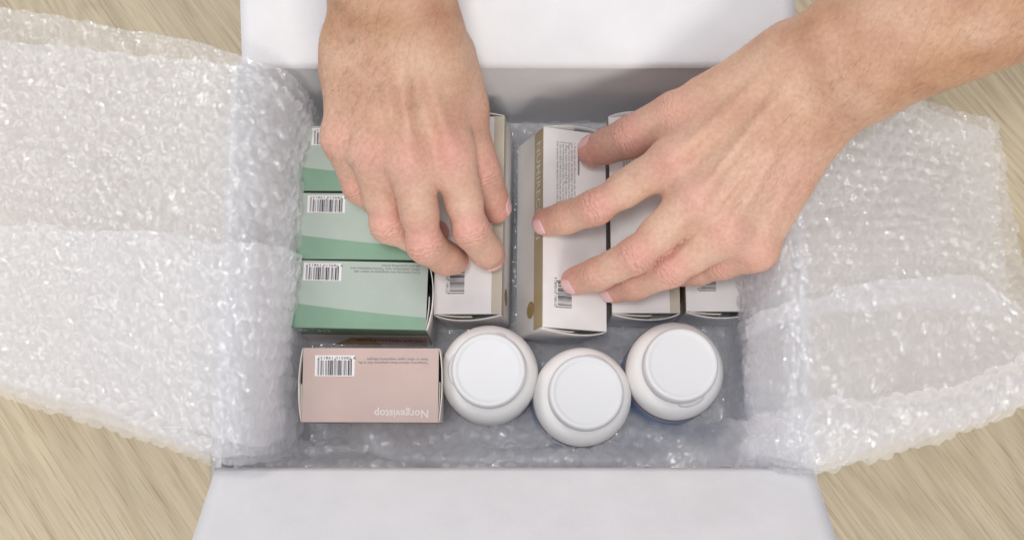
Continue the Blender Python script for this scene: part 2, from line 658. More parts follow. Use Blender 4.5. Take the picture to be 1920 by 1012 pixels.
GL, GW, GH = .0795, .0402, .072
green_text = 'If you notice any new symptoms or severe side\neffects, medications stop. Tell the medication and\ncall your prescribing doctor'


def green_carton(px, py, rz, seed, label):
    c = carton('medicine_carton', GL, GW, GH, 'x', M['green'], P(px, py, .0865), rz, seed=seed)
    hx, hy = GL / 2, GW / 2
    curve = [(-hx + .0002 + (GL - .0004) * t, -hy + GW * (.36 - .24 * t + .06 * t * t)) for t in np.linspace(0, 1, 14)]
    poly(c, 'green_band', [(-hx + .0002, -hy + .0001), (hx - .0002, -hy + .0001)] + curve[::-1], (0, 0, GH), X1, Y1, M['dgreen'])
    barcode(c, .0225, .0106, (-hx + .0285, hy - .0015, GH), XN, YN)
    put_text(c, 'small_print', green_text, .00205, (hx - .0045, hy - .0056, GH), XN, YN, M['grey_ink'], line=.95)
    # the printed front
    zb = GH - .026
    poly(c, 'green_band', [(-hx + .0002, zb), (hx - .0002, zb + .004), (hx - .0002, GH - .0003), (-hx + .0002, GH - .0003)], (0, -hy, 0), X1, Z1, M['dgreen'])
    poly(c, 'white_field', [(-hx + .0002, .001), (hx - .0002, .001), (hx - .0002, zb + .004), (-hx + .0002, zb)], (0, -hy, 0), X1, Z1, M['white'])
    poly(c, 'peach_swash', [(-.008, .006), (hx - .004, .002), (hx - .001, zb - .001), (.0, zb - .006)], (0, -hy, 0), X1, Z1, M['rose'], .0002)
    poly(c, 'ochre_swash', [(-.022, .008), (.008, .004), (.004, zb - .008), (-.008, zb - .010)], (0, -hy, 0), X1, Z1, M['orange'], .0003)
    t1 = put_text(c, 'brand_lettering', 'D4 - vg', .0062, (-.0175, -hy, GH - .0070), XN, (0, 0, -1), M['white_ink'], .0002, bold=.00012)
    t1.scale = (1, 1.9, 1)
    put_text(c, 'brand_lettering', 'Cardinomal', .0088, (hx - .004, -hy, GH - .041), XN, (0, 0, -1), M['ink'], .0004, bold=.0001)
    return tag(c, label, 'carton', 'green medicine cartons in a row')


green_carton(688, 297, math.radians(-.3), 1, 'pale green carton nearest the inner box wall, half covered by bubble wrap and a hand')
green_carton(681, 424, math.radians(-.6), 2, 'pale green medicine carton between two other green cartons')
green_carton(674, 552.5, math.radians(-1.3), 3, 'pale green carton lettered D4 - vg, next to the pink carton')

PL, PW, PH = .0782, .0425, .059
pk = carton('medicine_carton', PL, PW, PH, 'x', M['pink'], P(694.5, 721.5, .094), math.radians(-.2), pitch=math.radians(4.2), seed=9, bulge=.0021)
tag(pk, 'dusty pink medicine carton lettered Norgevistop', 'carton')
barcode(pk, .0228, .0120, (-PL / 2 + .0298, PW / 2 - .0042, PH), XN, YN)
put_text(pk, 'small_print', 'Temporary relieves these symptoms due to flu,\nfever or other upper respiratory allergies', .0021, (PL / 2 - .0062, PW / 2 - .0078, PH), XN, YN, M['grey_ink'], line=.95)
put_text(pk, 'brand_lettering', 'Norgevistop', .0062, (PL / 2 - .0053, -PW / 2 + .0070, PH), XN, YN, M['faint_ink'], bold=.00016)

WW, WL, WH = .0412, .1235, .0450
small = ('Medication Restrictions', ['1. If any rash over this prevents use, and tell your', 'your specialist, tell the taking it of this drug  staff', 'Please let your normal sleeping dose of information is', '2. Please return these seal drugs, contact your doctor', 'if the following and the seller, if in case of other', '3. Do not take it with foods that you are allergic of', 'over pressure. Some specialists think to take it with a'])


def white_carton(px, py, z, rz, roll, pitch, seed, label, beige=True):
    c = carton('medicine_carton', WW, WL, WH, 'y', M['white'], P(px, py, z), rz, roll, pitch, seed=seed, bulge=.0032)
    hx, hy = WW / 2, WL / 2
    if beige:
        poly(c, 'beige_strip', [(hx - .0062, -hy + .0002), (hx - .0002, -hy + .0002), (hx - .0002, hy - .0002), (hx - .0062, hy - .0002)], (0, 0, WH), X1, Y1, M['beige'])
        poly(c, 'beige_strip', [(-hy + .0002, WH - .010), (hy - .0002, WH - .010), (hy - .0002, WH - .0002), (-hy + .0002, WH - .0002)], (hx, 0, 0), Y1, Z1, M['beige'])
    poly(c, 'gold_strip', [(-hy + .0002, WH - .0148), (hy - .0002, WH - .0148), (hy - .0002, WH - .0002), (-hy + .0002, WH - .0002)], (-hx, 0, 0), YN, Z1, M['gold'])
    put_text(c, 'brand_lettering', 'NUMIRECSON', .0094, (-hx, hy - .0070, WH - .0108), YN, Z1, M['white_ink'], .0003, bold=.00012, spacing=1.05)
    ang = np.linspace(0, 2 * math.pi, 33)[:-1]
    for sx, xd in ((-1, YN), (1, Y1)):
        cc = (0.0, 0.0)
        d = poly(c, 'emblem', [(.0052 * math.cos(a), .0062 * math.sin(a)) for a in ang], (sx * hx, -hy + .0135, WH - .0200), xd, Z1, M['coin'], .0002)
        ring = [(r * math.cos(a * .6 + .5), r * 1.15 * math.sin(a * .6 + .5)) for r, seq in ((.0036, ang), (.0028, ang[::-1])) for a in seq]
        poly(d, 'emblem_swirl', ring, (0, 0, 0), X1, Y1, M['gold'], .0001)
    barcode(c, .0190, .0125, (-hx + .0065, -hy + .0300, WH), YN, X1, backing=False)
    x = -hx + .0225
    put_text(c, 'small_print', small[0], .0021, (x, hy - .0080, WH), YN, X1, M['ink'], bold=.00006)
    put_text(c, 'small_print', '\n'.join(small[1]), .00205, (x - .0026, hy - .0080, WH), YN, X1, M['grey_ink'], line=.92)
    return tag(c, label, 'carton', 'white medicine cartons with gold strips')


white_carton(880, 401, .070, math.radians(-.8), math.radians(-7), 0, 21, 'white carton between the green cartons and the tilted NUMIRECSON carton')
white_carton(1078, 428, .075, math.radians(-1.0), math.radians(20), math.radians(-1.2), 22, 'tilted white carton showing the word NUMIRECSON on its gold side strip', beige=False)
white_carton(1207, 400, .066, math.radians(.2), math.radians(.5), 0, 23, 'white carton touching the tilted NUMIRECSON carton, under the fingers of one hand')
white_carton(1344, 397, .066, math.radians(.2), math.radians(1), 0, 24, 'white carton at the end of its row, touching the bubble wrap', beige=True)


# ------------------------------------------------------------------ pill bottles
def lathe(name, prof, n=96):
    prof = np.array(prof)
    a = np.linspace(0, 2 * math.pi, n, endpoint=False)
    vt = np.stack([prof[None, :, 0] * np.cos(a)[:, None], prof[None, :, 0] * np.sin(a)[:, None], prof[None, :, 1] + 0 * a[:, None]], -1)
    m = len(prof)
    idx = np.arange(n * m).reshape(n, m)
    nx = np.roll(idx, -1, 0)
    f = np.stack([idx[:, :-1].ravel(), nx[:, :-1].ravel(), nx[:, 1:].ravel(), idx[:, 1:].ravel()], 1)
    return mesh_from(name, vt.reshape(-1, 3), f)


def rounded(pts, r=.0012, seg=5):
    out = [pts[0]]
    for a, b, c in zip(pts[:-2], pts[1:-1], pts[2:]):
        a, b, c = map(np.array, (a, b, c))
        d1, d2 = np.linalg.norm(a - b), np.linalg.norm(c - b)
        q = min(r, d1 * .45, d2 * .45)
        p0, p1 = b + (a - b) / d1 * q, b + (c - b) / d2 * q
        for t in np.linspace(0, 1, seg):
            out.append(tuple((1 - t) ** 2 * p0 + 2 * t * (1 - t) * b + t * t * p1))
    out.append(pts[-1])
    return out


R, BZ = .0290, .034
body_prof = [(0.0005, 0), (R - .002, 0), (R - .0006, .0008), (R, .0025), (R, .037)] + \
    [(R - .0080 * (1 - math.cos(t)), (.037) + .0145 * math.sin(t)) for t in np.linspace(.1, 1.35, 12)] + [(.0200, .0538), (.0190, .0545), (.0190, .059)]
cap_prof = rounded([(.0195, .0540), (.0216, .0542), (.0217, .0625), (.0207, .0651), (.0192, .0655), (.0176, .0648), (.0040, .0646), (.0012, .0646), (.0006, .06455), (.000005, .06455)], .0016)
body_me, cap_me = lathe('body', body_prof), lathe('cap', cap_prof)


def arc_tab(a0, a1, r0, r1, z0, z1, n=18):
    """a thumb tab: a thin raised crescent round the cap's foot"""
    a = np.linspace(a0, a1, n)
    sh = np.sin(np.linspace(0, math.pi, n)) ** .4
    ro = r0 + (r1 - r0) * sh
    loops = []
    for r, z in ((r0 - .002 + 0 * ro, z0 - .002 + 0 * ro), (ro, z0 - .0022 + 0 * ro), (ro + .0002, z0 + .3 * (z1 - z0) + 0 * ro), (ro - .0006, z1 + 0 * ro), (r0 - .002 + 0 * ro, z1 + 0 * ro)):
        loops.append(np.stack([r * np.cos(a), r * np.sin(a), z], -1))
    vt = np.stack(loops, 1)
    return mesh_from('thumb_tab', vt.reshape(-1, 3), grid_faces(n, 5)[:, ::-1])


def pill_bottle(px, py, tilt, rz, tabs, lt, label):
    o = obj('pill_bottle', None)
    p = P(px, py, BZ + .039)
    rot = Matrix.Rotation(tilt[0], 4, 'X') @ Matrix.Rotation(tilt[1], 4, 'Y') @ Matrix.Rotation(rz, 4, 'Z')
    o.matrix_local = Matrix.Translation((p[0], p[1], BZ + .039)) @ rot @ Matrix.Translation((0, 0, -.039))
    obj('body', body_me, M['bottle'], o)
    c = obj('cap', cap_me, M['cap'], o)
    for a0, a1 in tabs:
        obj('thumb_tab', arc_tab(math.radians(a0) - rz, math.radians(a1) - rz, .0214, .0236, .0532, .0558), M['cap'], c)
    lb = obj('paper_label', lathe('paper_label', [(R + .0002, .003), (R + .00025, lt / 2), (R + .0002, lt)]), M['blue'], o)
    obj('red_line', lathe('red_line', [(R + .0004, lt - .0022), (R + .0004, lt - .0001)]), M['red'], lb)
    obj('white_line', lathe('white_line', [(R + .0004, lt - .0040), (R + .0004, lt - .0030)]), M['white'], lb)
    return tag(o, label, 'bottle', 'white pill bottles')


pill_bottle(917.5, 701, (math.radians(1.6), math.radians(.2)), .4, [(150, 200), (62, 82)], .012, 'white pill bottle next to the pink carton')
pill_bottle(1092, 743, (math.radians(.8), math.radians(2.2)), 1.3, [(50, 92)], .030, 'white pill bottle between two other bottles')
pill_bottle(1265, 695, (math.radians(-1.2), math.radians(1.6)), 2.2, [(268, 312)], .0355, 'white pill bottle with its blue and red label showing below the shoulder')


# ------------------------------------------------------------------ bubble wrap
def smooth1(A, sig):
    k = int(max(1, round(sig * 3)))
    x = np.arange(-k, k + 1)
    g = np.exp(-.5 * (x / sig) ** 2)
    g /= g.sum()
    out = np.empty_like(A)
    for c in range(A.shape[1]):
        a = A[:, c]
        pad = np.concatenate([2 * a[0] - a[k:0:-1], a, 2 * a[-1] - a[-2:-k - 2:-1]])
        out[:, c] = np.convolve(pad, g, 'valid')
    return out


def wrap_sheet(name, st, parent, seed=0, du=.00105, pitch=.0100, rad=.0047, height=.0030, crumple=.0030, sig=.009, deform=None, ragged=.0015):
    B = np.array([P(*s[0]) for s in st])
    Fr = np.array([P(*s[1]) for s in st])
    mid = (B + Fr) / 2
    s = np.concatenate([[0], np.cumsum(np.linalg.norm(np.diff(mid, axis=0), axis=1))])
    n = int(s[-1] / du)
    ss = np.linspace(0, s[-1], n)
    B = np.stack([np.interp(ss, s, B[:, c]) for c in range(3)], 1)
    Fr = np.stack([np.interp(ss, s, Fr[:, c]) for c in range(3)], 1)
    B, Fr = smooth1(B, sig / (s[-1] / n)), smooth1(Fr, sig / (s[-1] / n))
    wid = np.linalg.norm(B - Fr, axis=1).mean()
    m = int(wid / du)
    v = np.linspace(0, 1, m)
    U, V = np.meshgrid(ss, v * wid, indexing='ij')
    eb = ragged * noise3(ss * 110, 0 * ss + .5, seed=seed + 5) + ragged * 1.3 * noise3(ss * 35, 0 * ss + .5, seed=seed + 6)
    ef = ragged * noise3(ss * 110, 0 * ss + 7.5, seed=seed + 7) + ragged * 1.3 * noise3(ss * 35, 0 * ss + 3.5, seed=seed + 8)
    t = v[None, :] * (1 + (ef / wid)[:, None]) + (eb / wid)[:, None] * (1 - v[None, :])
    Pt = B[:, None, :] * (1 - t[..., None]) + Fr[:, None, :] * t[..., None]
    if deform is not None:
        Pt = deform(Pt, U / s[-1], V / wid)
    Pt[..., 2] += .0005

    def normals(Q):
        a, b = np.gradient(Q, axis=0), np.gradient(Q, axis=1)
        nn = np.cross(b, a)
        return nn / (np.linalg.norm(nn, axis=-1, keepdims=True) + 1e-12)
    nr = normals(Pt)
    big = crumple * noise3(U * 30, V * 30, seed=seed + 1) + crumple * .55 * noise3(U * 75, V * 75, seed=seed + 2)
    Pt = Pt + nr * big[..., None]
    nr = normals(Pt)
    # bubbles on a hexagonal lattice
    row = pitch * .866
    j = np.round(V / row)
    best = np.full(U.shape, 9.)
    bi = np.zeros(U.shape, np.int64)
    bj = np.zeros(U.shape, np.int64)
    bx_, by_ = np.zeros(U.shape), np.zeros(U.shape)
    for dj in (-1, 0, 1):
        jj = (j + dj).astype(np.int64)
        sh = (jj % 2) * .5
        ii = np.round(U / pitch - sh).astype(np.int64)
        jx = .10 * pitch * (_hash(ii, jj, 1, seed) - .5)
        jy = .10 * pitch * (_hash(ii, jj, 2, seed) - .5)
        ex, ey = U - (ii + sh) * pitch - jx, V - jj * row - jy
        d = np.hypot(ex, ey)
        c = d < best
        best, bi, bj = np.where(c, d, best), np.where(c, ii, bi), np.where(c, jj, bj)
        bx_, by_ = np.where(c, ex, bx_), np.where(c, ey, by_)
    full = _hash(bi, bj, 3, seed)
    inflate = .30 + .70 * full
    r = np.clip(best / rad, 0, 1)
    dome = np.sqrt(np.clip(1 - r ** 2.4, 0, 1))
    # slack bubbles crease in stars and folds, full ones stay round
    th = np.arctan2(by_, bx_)
    kk = 3 + np.floor(4 * _hash(bi, bj, 4, seed))
    ph = 6.28 * _hash(bi, bj, 5, seed)
    star = (1 - np.abs(np.sin(th * kk / 2 + ph + 1.2 * noise3(U * 120, V * 120, seed=seed + 9)))) ** 2.5
    fa = 3.14 * _hash(bi, bj, 6, seed)
    w1 = bx_ * np.cos(fa) + by_ * np.sin(fa) + .0012 * noise3(U * 240, V * 240, seed=seed + 10)
    fold = np.exp(-((w1 + (full - .5) * .003) / .0007) ** 2)
    sl = 1 - full
    rid = 1 - np.abs(noise3(U * 210 + bi * 3.7, V * 210 + bj * 1.3, seed=seed + 13)) * 2.2
    rid2 = 1 - np.abs(noise3(U * 370 + bi * 1.9, V * 370 + bj * 2.3, seed=seed + 14)) * 2.2
    hgt = height * dome * inflate * (1 - (.55 * star * np.clip(r * 1.6, 0, 1) + .5 * fold) * (.35 + .65 * sl)) + (.0005 * np.clip(rid, -.7, 1) + .0003 * np.clip(rid2, -.7, 1)) * dome * (.3 + .8 * sl)
    ridge = 1 - np.abs(noise3(U * 95, V * 95, seed=seed + 12)) * 2.4
    web = .0009 * np.clip(ridge, -.5, 1) * (1 - .6 * dome)
    Pt = Pt + nr * (hgt + web)[..., None]
    me = mesh_from(name, Pt.reshape(-1, 3), grid_faces(n, m)[:, ::-1])
    return obj(name, me, M['film'], parent)


wrap = obj('bubble_wrap', None)
tag(wrap, 'crumpled clear bubble wrap lining the box and spilling over two of its sides', 'bubble wrap')

main_st = [((-90, -22, .083), (-90, 690, .083)), ((0, 8, .090), (0, 728, .090)), ((200, 50, .106), (200, 792, .106)),
           ((415, 93, .121), (400, 866, .121)), ((480, 108, .130), (432, 872, .127)), ((548, 140, .118), (488, 866, .108)),
           ((582, 200, .078), (540, 852, .062)), ((592, 240, .024), (575, 845, .022)), ((640, 240, .0145), (640, 843, .0145)),
           ((960, 240, .0125), (960, 842, .0125)), ((1300, 240, .0145), (1300, 843, .0145)), ((1368, 238, .022), (1362, 842, .022)),
           ((1398, 225, .070), (1392, 846, .055)), ((1412, 190, .108), (1412, 858, .100)), ((1475, 150, .131), (1480, 884, .127)),
           ((1540, 150, .123), (1535, 890, .121)), ((1700, 178, .106), (1700, 838, .103)), ((1868, 236, .088), (1960, 728, .090))]


def main_deform(Q, u, v):
    x, y = Q[..., 0], Q[..., 1]
    inside = np.clip((x - XL - .045) / .03, 0, 1) * np.clip((XR - .045 - x) / .03, 0, 1)
    # the front edge stands up in uneven folds against the front wall, the back edge a little
    fr = np.clip((v - .86) / .14, 0, 1) * inside
    bk = np.clip((.10 - v) / .10, 0, 1) * inside
    Q[..., 2] += .021 * inside * np.clip((.128 - y) / .02, 0, 1)
    fold = .022 + .016 * noise3(x * 38, 0 * x + .5, seed=31) + .012 * np.clip((x - .05) / .08, 0, 1)
    Q[..., 2] += fold * np.sin(fr * math.pi * .62) + .018 * bk ** 1.5
    Q[..., 1] += .006 * noise3(x * 45, v * 3, seed=32) * fr - .004 * fr
    Q[..., 1] = np.where(inside > .2, np.clip(Q[..., 1], YF + .004, YB - .004), Q[..., 1])
    return Q


wrap_sheet('sheet', main_st, wrap, seed=1, deform=main_deform)

# second thickness over the left flap, and a third folded on top of that
wrap_sheet('folded_layer', [((-90, 60, .092), (-90, 676, .094)), ((0, 76, .099), (0, 712, .100)), ((200, 98, .114), (200, 778, .114)),
                            ((415, 118, .128), (405, 850, .128)), ((482, 135, .137), (440, 860, .134)), ((548, 175, .124), (490, 852, .115)),
                            ((578, 235, .085), (540, 842, .070)), ((586, 260, .045), (556, 835, .040))], wrap, seed=40, crumple=.0026)
wrap_sheet('folded_layer', [((-90, 428, .103), (-90, 652, .103)), ((0, 425, .108), (0, 690, .108)), ((190, 430, .121), (200, 752, .121)),
                            ((380, 450, .133), (400, 820, .134)), ((462, 455, .142), (452, 838, .139)), ((530, 470, .128), (498, 832, .120)), ((560, 480, .085), (540, 826, .075)), ((566, 490, .050), (556, 820, .048))], wrap, seed=60, crumple=.0026)
# second thickness over the right flap
wrap_sheet('folded_layer', [((1396, 606, .080), (1396, 835, .075)), ((1412, 598, .112), (1416, 848, .108)), ((1475, 572, .139), (1482, 868, .135)),
                            ((1540, 553, .131), (1540, 872, .129)), ((1620, 530, .122), (1640, 836, .122)), ((1830, 512, .104), (1840, 790, .104)),
                            ((1915, 580, .096), (1960, 745, .098))], wrap, seed=80, crumple=.002, height=.0022)
wrap_sheet('folded_layer', [((1400, 235, .088), (1400, 640, .080)), ((1420, 205, .116), (1415, 630, .110)), ((1478, 160, .139), (1478, 600, .132)),
                            ((1545, 160, .130), (1545, 590, .126)), ((1710, 195, .114), (1690, 570, .110)), ((1862, 250, .096), (1895, 600, .093))], wrap, seed=95, crumple=.003, height=.0022, pitch=.0085, rad=.0038)


def hem(Q, u, v):
    """a fat rolled edge"""
    Q[..., 2] += .020 * np.sin(v * math.pi) ** .8 * (.8 + .35 * noise3(u * 9, v, seed=77))
    return Q


wrap_sheet('rolled_edge', [((1385, 790, .085), (1385, 868, .085)), ((1440, 770, .118), (1440, 884, .114)), ((1530, 757, .126), (1530, 896, .119)),
                           ((1640, 742, .120), (1650, 862, .112)), ((1760, 735, .112), (1770, 818, .106)), ((1850, 690, .106), (1860, 785, .102)),
                           ((1960, 640, .102), (1970, 735, .096))], wrap, seed=110, deform=hem, crumple=.0028)


def small_hem(Q, u, v):
    Q[..., 2] += .011 * np.sin(v * math.pi) ** .8 * (.8 + .35 * noise3(u * 9, v, seed=78))
    return Q


wrap_sheet('rolled_edge', [((-90, 640, .100), (-90, 692, .090)), ((0, 684, .108), (0, 733, .098)), ((200, 752, .122), (200, 798, .112)),
                           ((400, 826, .130), (400, 870, .122))], wrap, seed=120, deform=small_hem, crumple=.0015)
wrap_sheet('crumpled_edge', [((440, 842, .100), (440, 876, .106)), ((480, 840, .080), (480, 877, .090)), ((555, 828, .046), (545, 880, .066)), ((650, 824, .046), (650, 882, .064)), ((800, 830, .044), (800, 886, .062)),
                             ((960, 826, .044), (960, 887, .064)), ((1100, 836, .044), (1100, 887, .066)), ((1240, 805, .046), (1240, 887, .074)),
                             ((1340, 800, .060), (1340, 884, .090)), ((1450, 790, .105), (1450, 884, .110))], wrap, seed=130,
           deform=lambda Q, u, v: np.stack([Q[..., 0], np.maximum(Q[..., 1], YF + .003), Q[..., 2] + .012 * noise3(u * 16, v * 2, seed=133) + .008 * np.sin(v * math.pi)], -1), crumple=.003)


# ------------------------------------------------------------------ the person's hands
def smin(a, b, k):
    h = np.maximum(k - np.abs(a - b), 0) / k
    return np.minimum(a, b) - h * h * k * .25


class Field:
    def __init__(self):
        self.palm = []
        self.fingers = []

    def cone(self, a, b, ra, rb, k=.008):
        self.palm.append((np.array(a, float), np.array(b, float), ra, rb, k))

    @staticmethod
    def d(prim, p):
        a, b, ra, rb, k = prim
        ab = b - a
        l2 = max((ab * ab).sum(), 1e-12)
        t = np.clip(((p - a) @ ab) / l2, 0, 1)
        return np.linalg.norm(p - a - t[..., None] * ab, axis=-1) - (ra + (rb - ra) * t)

    def at(self, p):
        D = None
        for q in self.palm:
            dq = self.d(q, p)
            D = dq if D is None else smin(D, dq, q[4])
        R_ = D
        for ch in self.fingers:
            E = None
            for q in ch:
                dq = self.d(q, p)
                E = dq if E is None else smin(E, dq, q[4])
            R_ = np.minimum(R_, smin(D, E, .0085))
        return R_

    def grid(self, lo, hi, h):
        n = np.ceil((hi - lo) / h).astype(int) + 1
        ax = [lo[i] + h * np.arange(n[i]) for i in range(3)]

        def stamp(Dst, prims):
            for q in prims:
                a, b, ra, rb, k = q
                mg = max(ra, rb) + .016
                sl = []
                for i in range(3):
                    l_, h_ = min(a[i], b[i]) - mg, max(a[i], b[i]) + mg
                    i0, i1 = np.searchsorted(ax[i], l_), np.searchsorted(ax[i], h_)
                    sl.append(slice(i0, i1))
                if any(s_.stop <= s_.start for s_ in sl):
                    continue
                g = np.stack(np.meshgrid(*[ax[i][sl[i]] for i in range(3)], indexing='ij'), -1)
                Dst[tuple(sl)] = smin(Dst[tuple(sl)], self.d(q, g), k)
        D = np.full(n, .05)
        stamp(D, self.palm)
        R_ = D.copy()
        for ch in self.fingers:
            E = np.full(n, .05)
            stamp(E, ch)
            R_ = np.minimum(R_, smin(D, E, .0085))
        return R_

    def mesh(self, lo, hi, h):
        Fd = self.grid(lo, hi, h)
        ins = Fd < 0
        n = np.array(Fd.shape)
        cs = [ins[a:n[0] - 1 + a, b:n[1] - 1 + b, c:n[2] - 1 + c] for a in (0, 1) for b in (0, 1) for c in (0, 1)]
        cnt = sum(c.astype(np.int8) for c in cs)
        act = (cnt > 0) & (cnt < 8)
        ids = np.full(act.shape, -1, np.int64)
        cells = np.argwhere(act)
        ids[act] = np.arange(len(cells))
        acc = np.zeros((len(cells), 3))
        num = np.zeros(len(cells))
        ci, cj, ck = cells.T
        for a, b in [((x, y, z), (x + dx, y + dy, z + dz)) for x in (0, 1) for y in (0, 1) for z in (0, 1) for dx, dy, dz in ((1, 0, 0), (0, 1, 0), (0, 0, 1)) if x + dx < 2 and y + dy < 2 and z + dz < 2]:
            fa = Fd[ci + a[0], cj + a[1], ck + a[2]]
            fb = Fd[ci + b[0], cj + b[1], ck + b[2]]
            x = (fa < 0) != (fb < 0)
            t = np.where(x, fa / np.where(x, fa - fb, 1), 0)
            pos = np.array(a) + t[:, None] * (np.array(b) - np.array(a))
            acc += pos * x[:, None]
            num += x
        vt = lo + h * (cells + acc / num[:, None])
        quads = []
        for axx in range(3):
            s0_ = [slice(1, n[i] - 1) for i in range(3)]
            s0_[axx] = slice(0, n[axx] - 1)
            s1_ = list(s0_)
            s1_[axx] = slice(1, n[axx])
            A_, B_ = ins[tuple(s0_)], ins[tuple(s1_)]
            w_ = np.argwhere(A_ != B_)
            flipm = A_[tuple(w_.T)]
            g = w_ + np.array([s_.start for s_ in s0_])
            u_, v_ = (axx + 1) % 3, (axx + 2) % 3
            du_, dv_ = np.eye(3, dtype=int)[u_], np.eye(3, dtype=int)[v_]
            q = np.stack([ids[tuple((g - du_ - dv_).T)], ids[tuple((g - dv_).T)], ids[tuple(g.T)], ids[tuple((g - du_).T)]], 1)
            q[~flipm] = q[~flipm][:, ::-1]
            quads.append(q)
        quads = np.concatenate(quads)
        quads = quads[(quads >= 0).all(1)]
        for _ in range(3):
            vt = vt - self.grad(vt) * self.at(vt)[:, None]
        return vt, quads

    def grad(self, p, e=.0004):
        g = np.stack([self.at(p + e * np.eye(3)[i]) - self.at(p - e * np.eye(3)[i]) for i in range(3)], -1)
        return g / (np.linalg.norm(g, axis=-1, keepdims=True) + 1e-9)


def W3(j):
    return P(j[0], j[1], j[2])


def build_arm(spec, parent, label):
    fd = Field()
    blush, knuck = [], []
    for q in spec['palm']:
        fd.cone(W3(q[0]), W3(q[1]), q[2] / 1000, q[3] / 1000, (q[4] if len(q) > 4 else 9) / 1000)
    for fi in spec['fingers']:
        js = [W3(j) for j in fi['j']]
        rs = [r / 1000 for r in fi['r']]
        ch = []
        for a, b, ra, rb in zip(js[:-1], js[1:], rs[:-1], rs[1:]):
            ch.append((a, b, ra, rb, .006))
            mm, rm = (a + b) / 2, (ra + rb) / 2 * 1.02
            ch.append((mm - (b - a) * .12, mm + (b - a) * .12, rm, rm, .006))
        # joint swellings and the fleshy middle of each bone
        for i in range(1, len(js) - 1):
            up = np.array([0, 0, 1.])
            ch.append((js[i] + up * .0006, js[i] + up * .0006, rs[i] * .965, rs[i] * .965, .006))
            ax = js[i + 1] - js[i - 1]
            knuck.append((js[i], ax / np.linalg.norm(ax), rs[i], 1.0 if i == fi.get('pip', 1) else .6))
            blush.append((js[i] + up * rs[i] * .8, rs[i] * 1.35, .78 if i == fi.get('pip', 1) else .4))
        # pad of the finger tip
        ch.append((js[-1], js[-1], rs[-1] * 1.02, rs[-1] * 1.02, .004))
        blush.append((js[-1], rs[-1] * 2.3, .85))
        fd.fingers.append(ch)
    for f0, f1 in zip(spec['fingers'][:3], spec['fingers'][1:4]):
        (a0, a1), (b0, b1) = [[W3(j) for j in f['j'][:2]] for f in (f0, f1)]
        wb = (a0 + (a1 - a0) * .17 + b0 + (b1 - b0) * .17) / 2
        kb = (a0 + b0) / 2
        fd.cone(kb - (0, 0, .003), wb - (0, 0, .0035), .0088, .0060, .009)
    for j, r_, amt in spec.get('blush', []):
        blush.append((W3(j), r_ / 1000, amt))
    pts = np.concatenate([[q[0], q[1]] for ch in [fd.palm] + fd.fingers for q in ch])
    lo, hi = pts.min(0) - .035, pts.max(0) + .035
    lo, hi = np.maximum(lo, spec['lo']), np.minimum(hi, spec['hi'])
    vt, qd = fd.mesh(lo, hi, .00135)
    me = mesh_from('arm', vt, qd)
    bl = np.zeros(len(vt))
    for c, r_, amt in blush:
        bl = np.maximum(bl, amt * np.exp(-(np.linalg.norm(vt - c, axis=1) / r_) ** 2))
    cr = np.zeros(len(vt))
    al = np.zeros(len(vt))
    for c, ax, r_, amt in knuck:
        dlt = vt - c
        t = dlt @ ax
        ln = np.linalg.norm(dlt - t[:, None] * ax, axis=1)
        up = np.clip((dlt[:, 2] / r_ - .1) / .5, 0, 1)
        msk = amt * np.exp(-(t / (r_ * .62)) ** 2) * up * (ln < r_ * 1.5)
        al = np.where(msk > cr, t, al)
        cr = np.maximum(cr, msk)
    ta, tb = W3(spec['tan'][0]), W3(spec['tan'][1])
    tn = np.clip(((vt - ta) @ (tb - ta)) / ((tb - ta) @ (tb - ta)), 0, 1)
    tn = tn * (.75 + .5 * noise3(vt[:, 0] * 60, vt[:, 1] * 60, vt[:, 2] * 60, seed=4))
    for nm, arr in (('tan', np.clip(tn, 0, 1)), ('blush', bl), ('crease', cr), ('along', al)):
        at = me.attributes.new(nm, 'FLOAT', 'POINT')
        at.data.foreach_set('value', arr.astype(np.float32))
    o = obj('arm', me, M['skin'], parent)
    o['label'] = label
    sub = o.modifiers.new('fine', 'SUBSURF')
    sub.levels = sub.render_levels = 1
    # nails, wrapped on to the finger ends
    for k, fi in enumerate(spec['fingers']):
        if 'nail' not in fi:
            continue
        bias, wn, ln_, shift = fi['nail']
        a, b = W3(fi['j'][-2]), W3(fi['j'][-1])
        ax = (b - a) / np.linalg.norm(b - a)
        nrm = np.array(bias, float)
        nrm -= ax * (nrm @ ax)
        nrm /= np.linalg.norm(nrm)
        sd = np.cross(nrm, ax)
        n, m = 17, 17
        S, Tt = np.meshgrid(np.linspace(-1, 1, n), np.linspace(-1, 1, m), indexing='ij')
        # square to rounded outline
        sx = S * np.sqrt(1 - .32 * Tt * Tt)
        tx = Tt * np.sqrt(1 - .42 * S * S)
        base = b + ax * shift / 1000
        p = base + sd * (sx[..., None] * wn / 2000) + ax * (tx[..., None] * ln_ / 2000) + nrm * .02
        for _ in range(26):
            p = p - nrm * np.clip(fd.at(p), -.004, .004)[..., None] * .8
        edge = np.maximum(np.abs(S), np.abs(Tt))
        lift = .00042 - .00085 * np.clip((edge - .82) / .18, 0, 1)
        p = p + nrm * lift[..., None]
        obj('fingernail', mesh_from('fingernail', p.reshape(-1, 3), grid_faces(n, m)), M['nail'], o)
    # fine dark arm hair
    rng = np.random.default_rng(spec['seed'])
    nr = fd.grad(vt)
    wgt = np.zeros(len(vt))
    for a, b, amt in spec['hair']:
        A_, B_ = W3(a), W3(b)
        ab = B_ - A_
        t = np.clip(((vt - A_) @ ab) / (ab @ ab), 0, 1)
        dd = np.linalg.norm(vt - A_ - t[:, None] * ab, axis=1)
        wgt = np.maximum(wgt, amt * np.exp(-(dd / .035) ** 4))
    wgt *= np.clip(nr[:, 2] + .55, 0, 1)
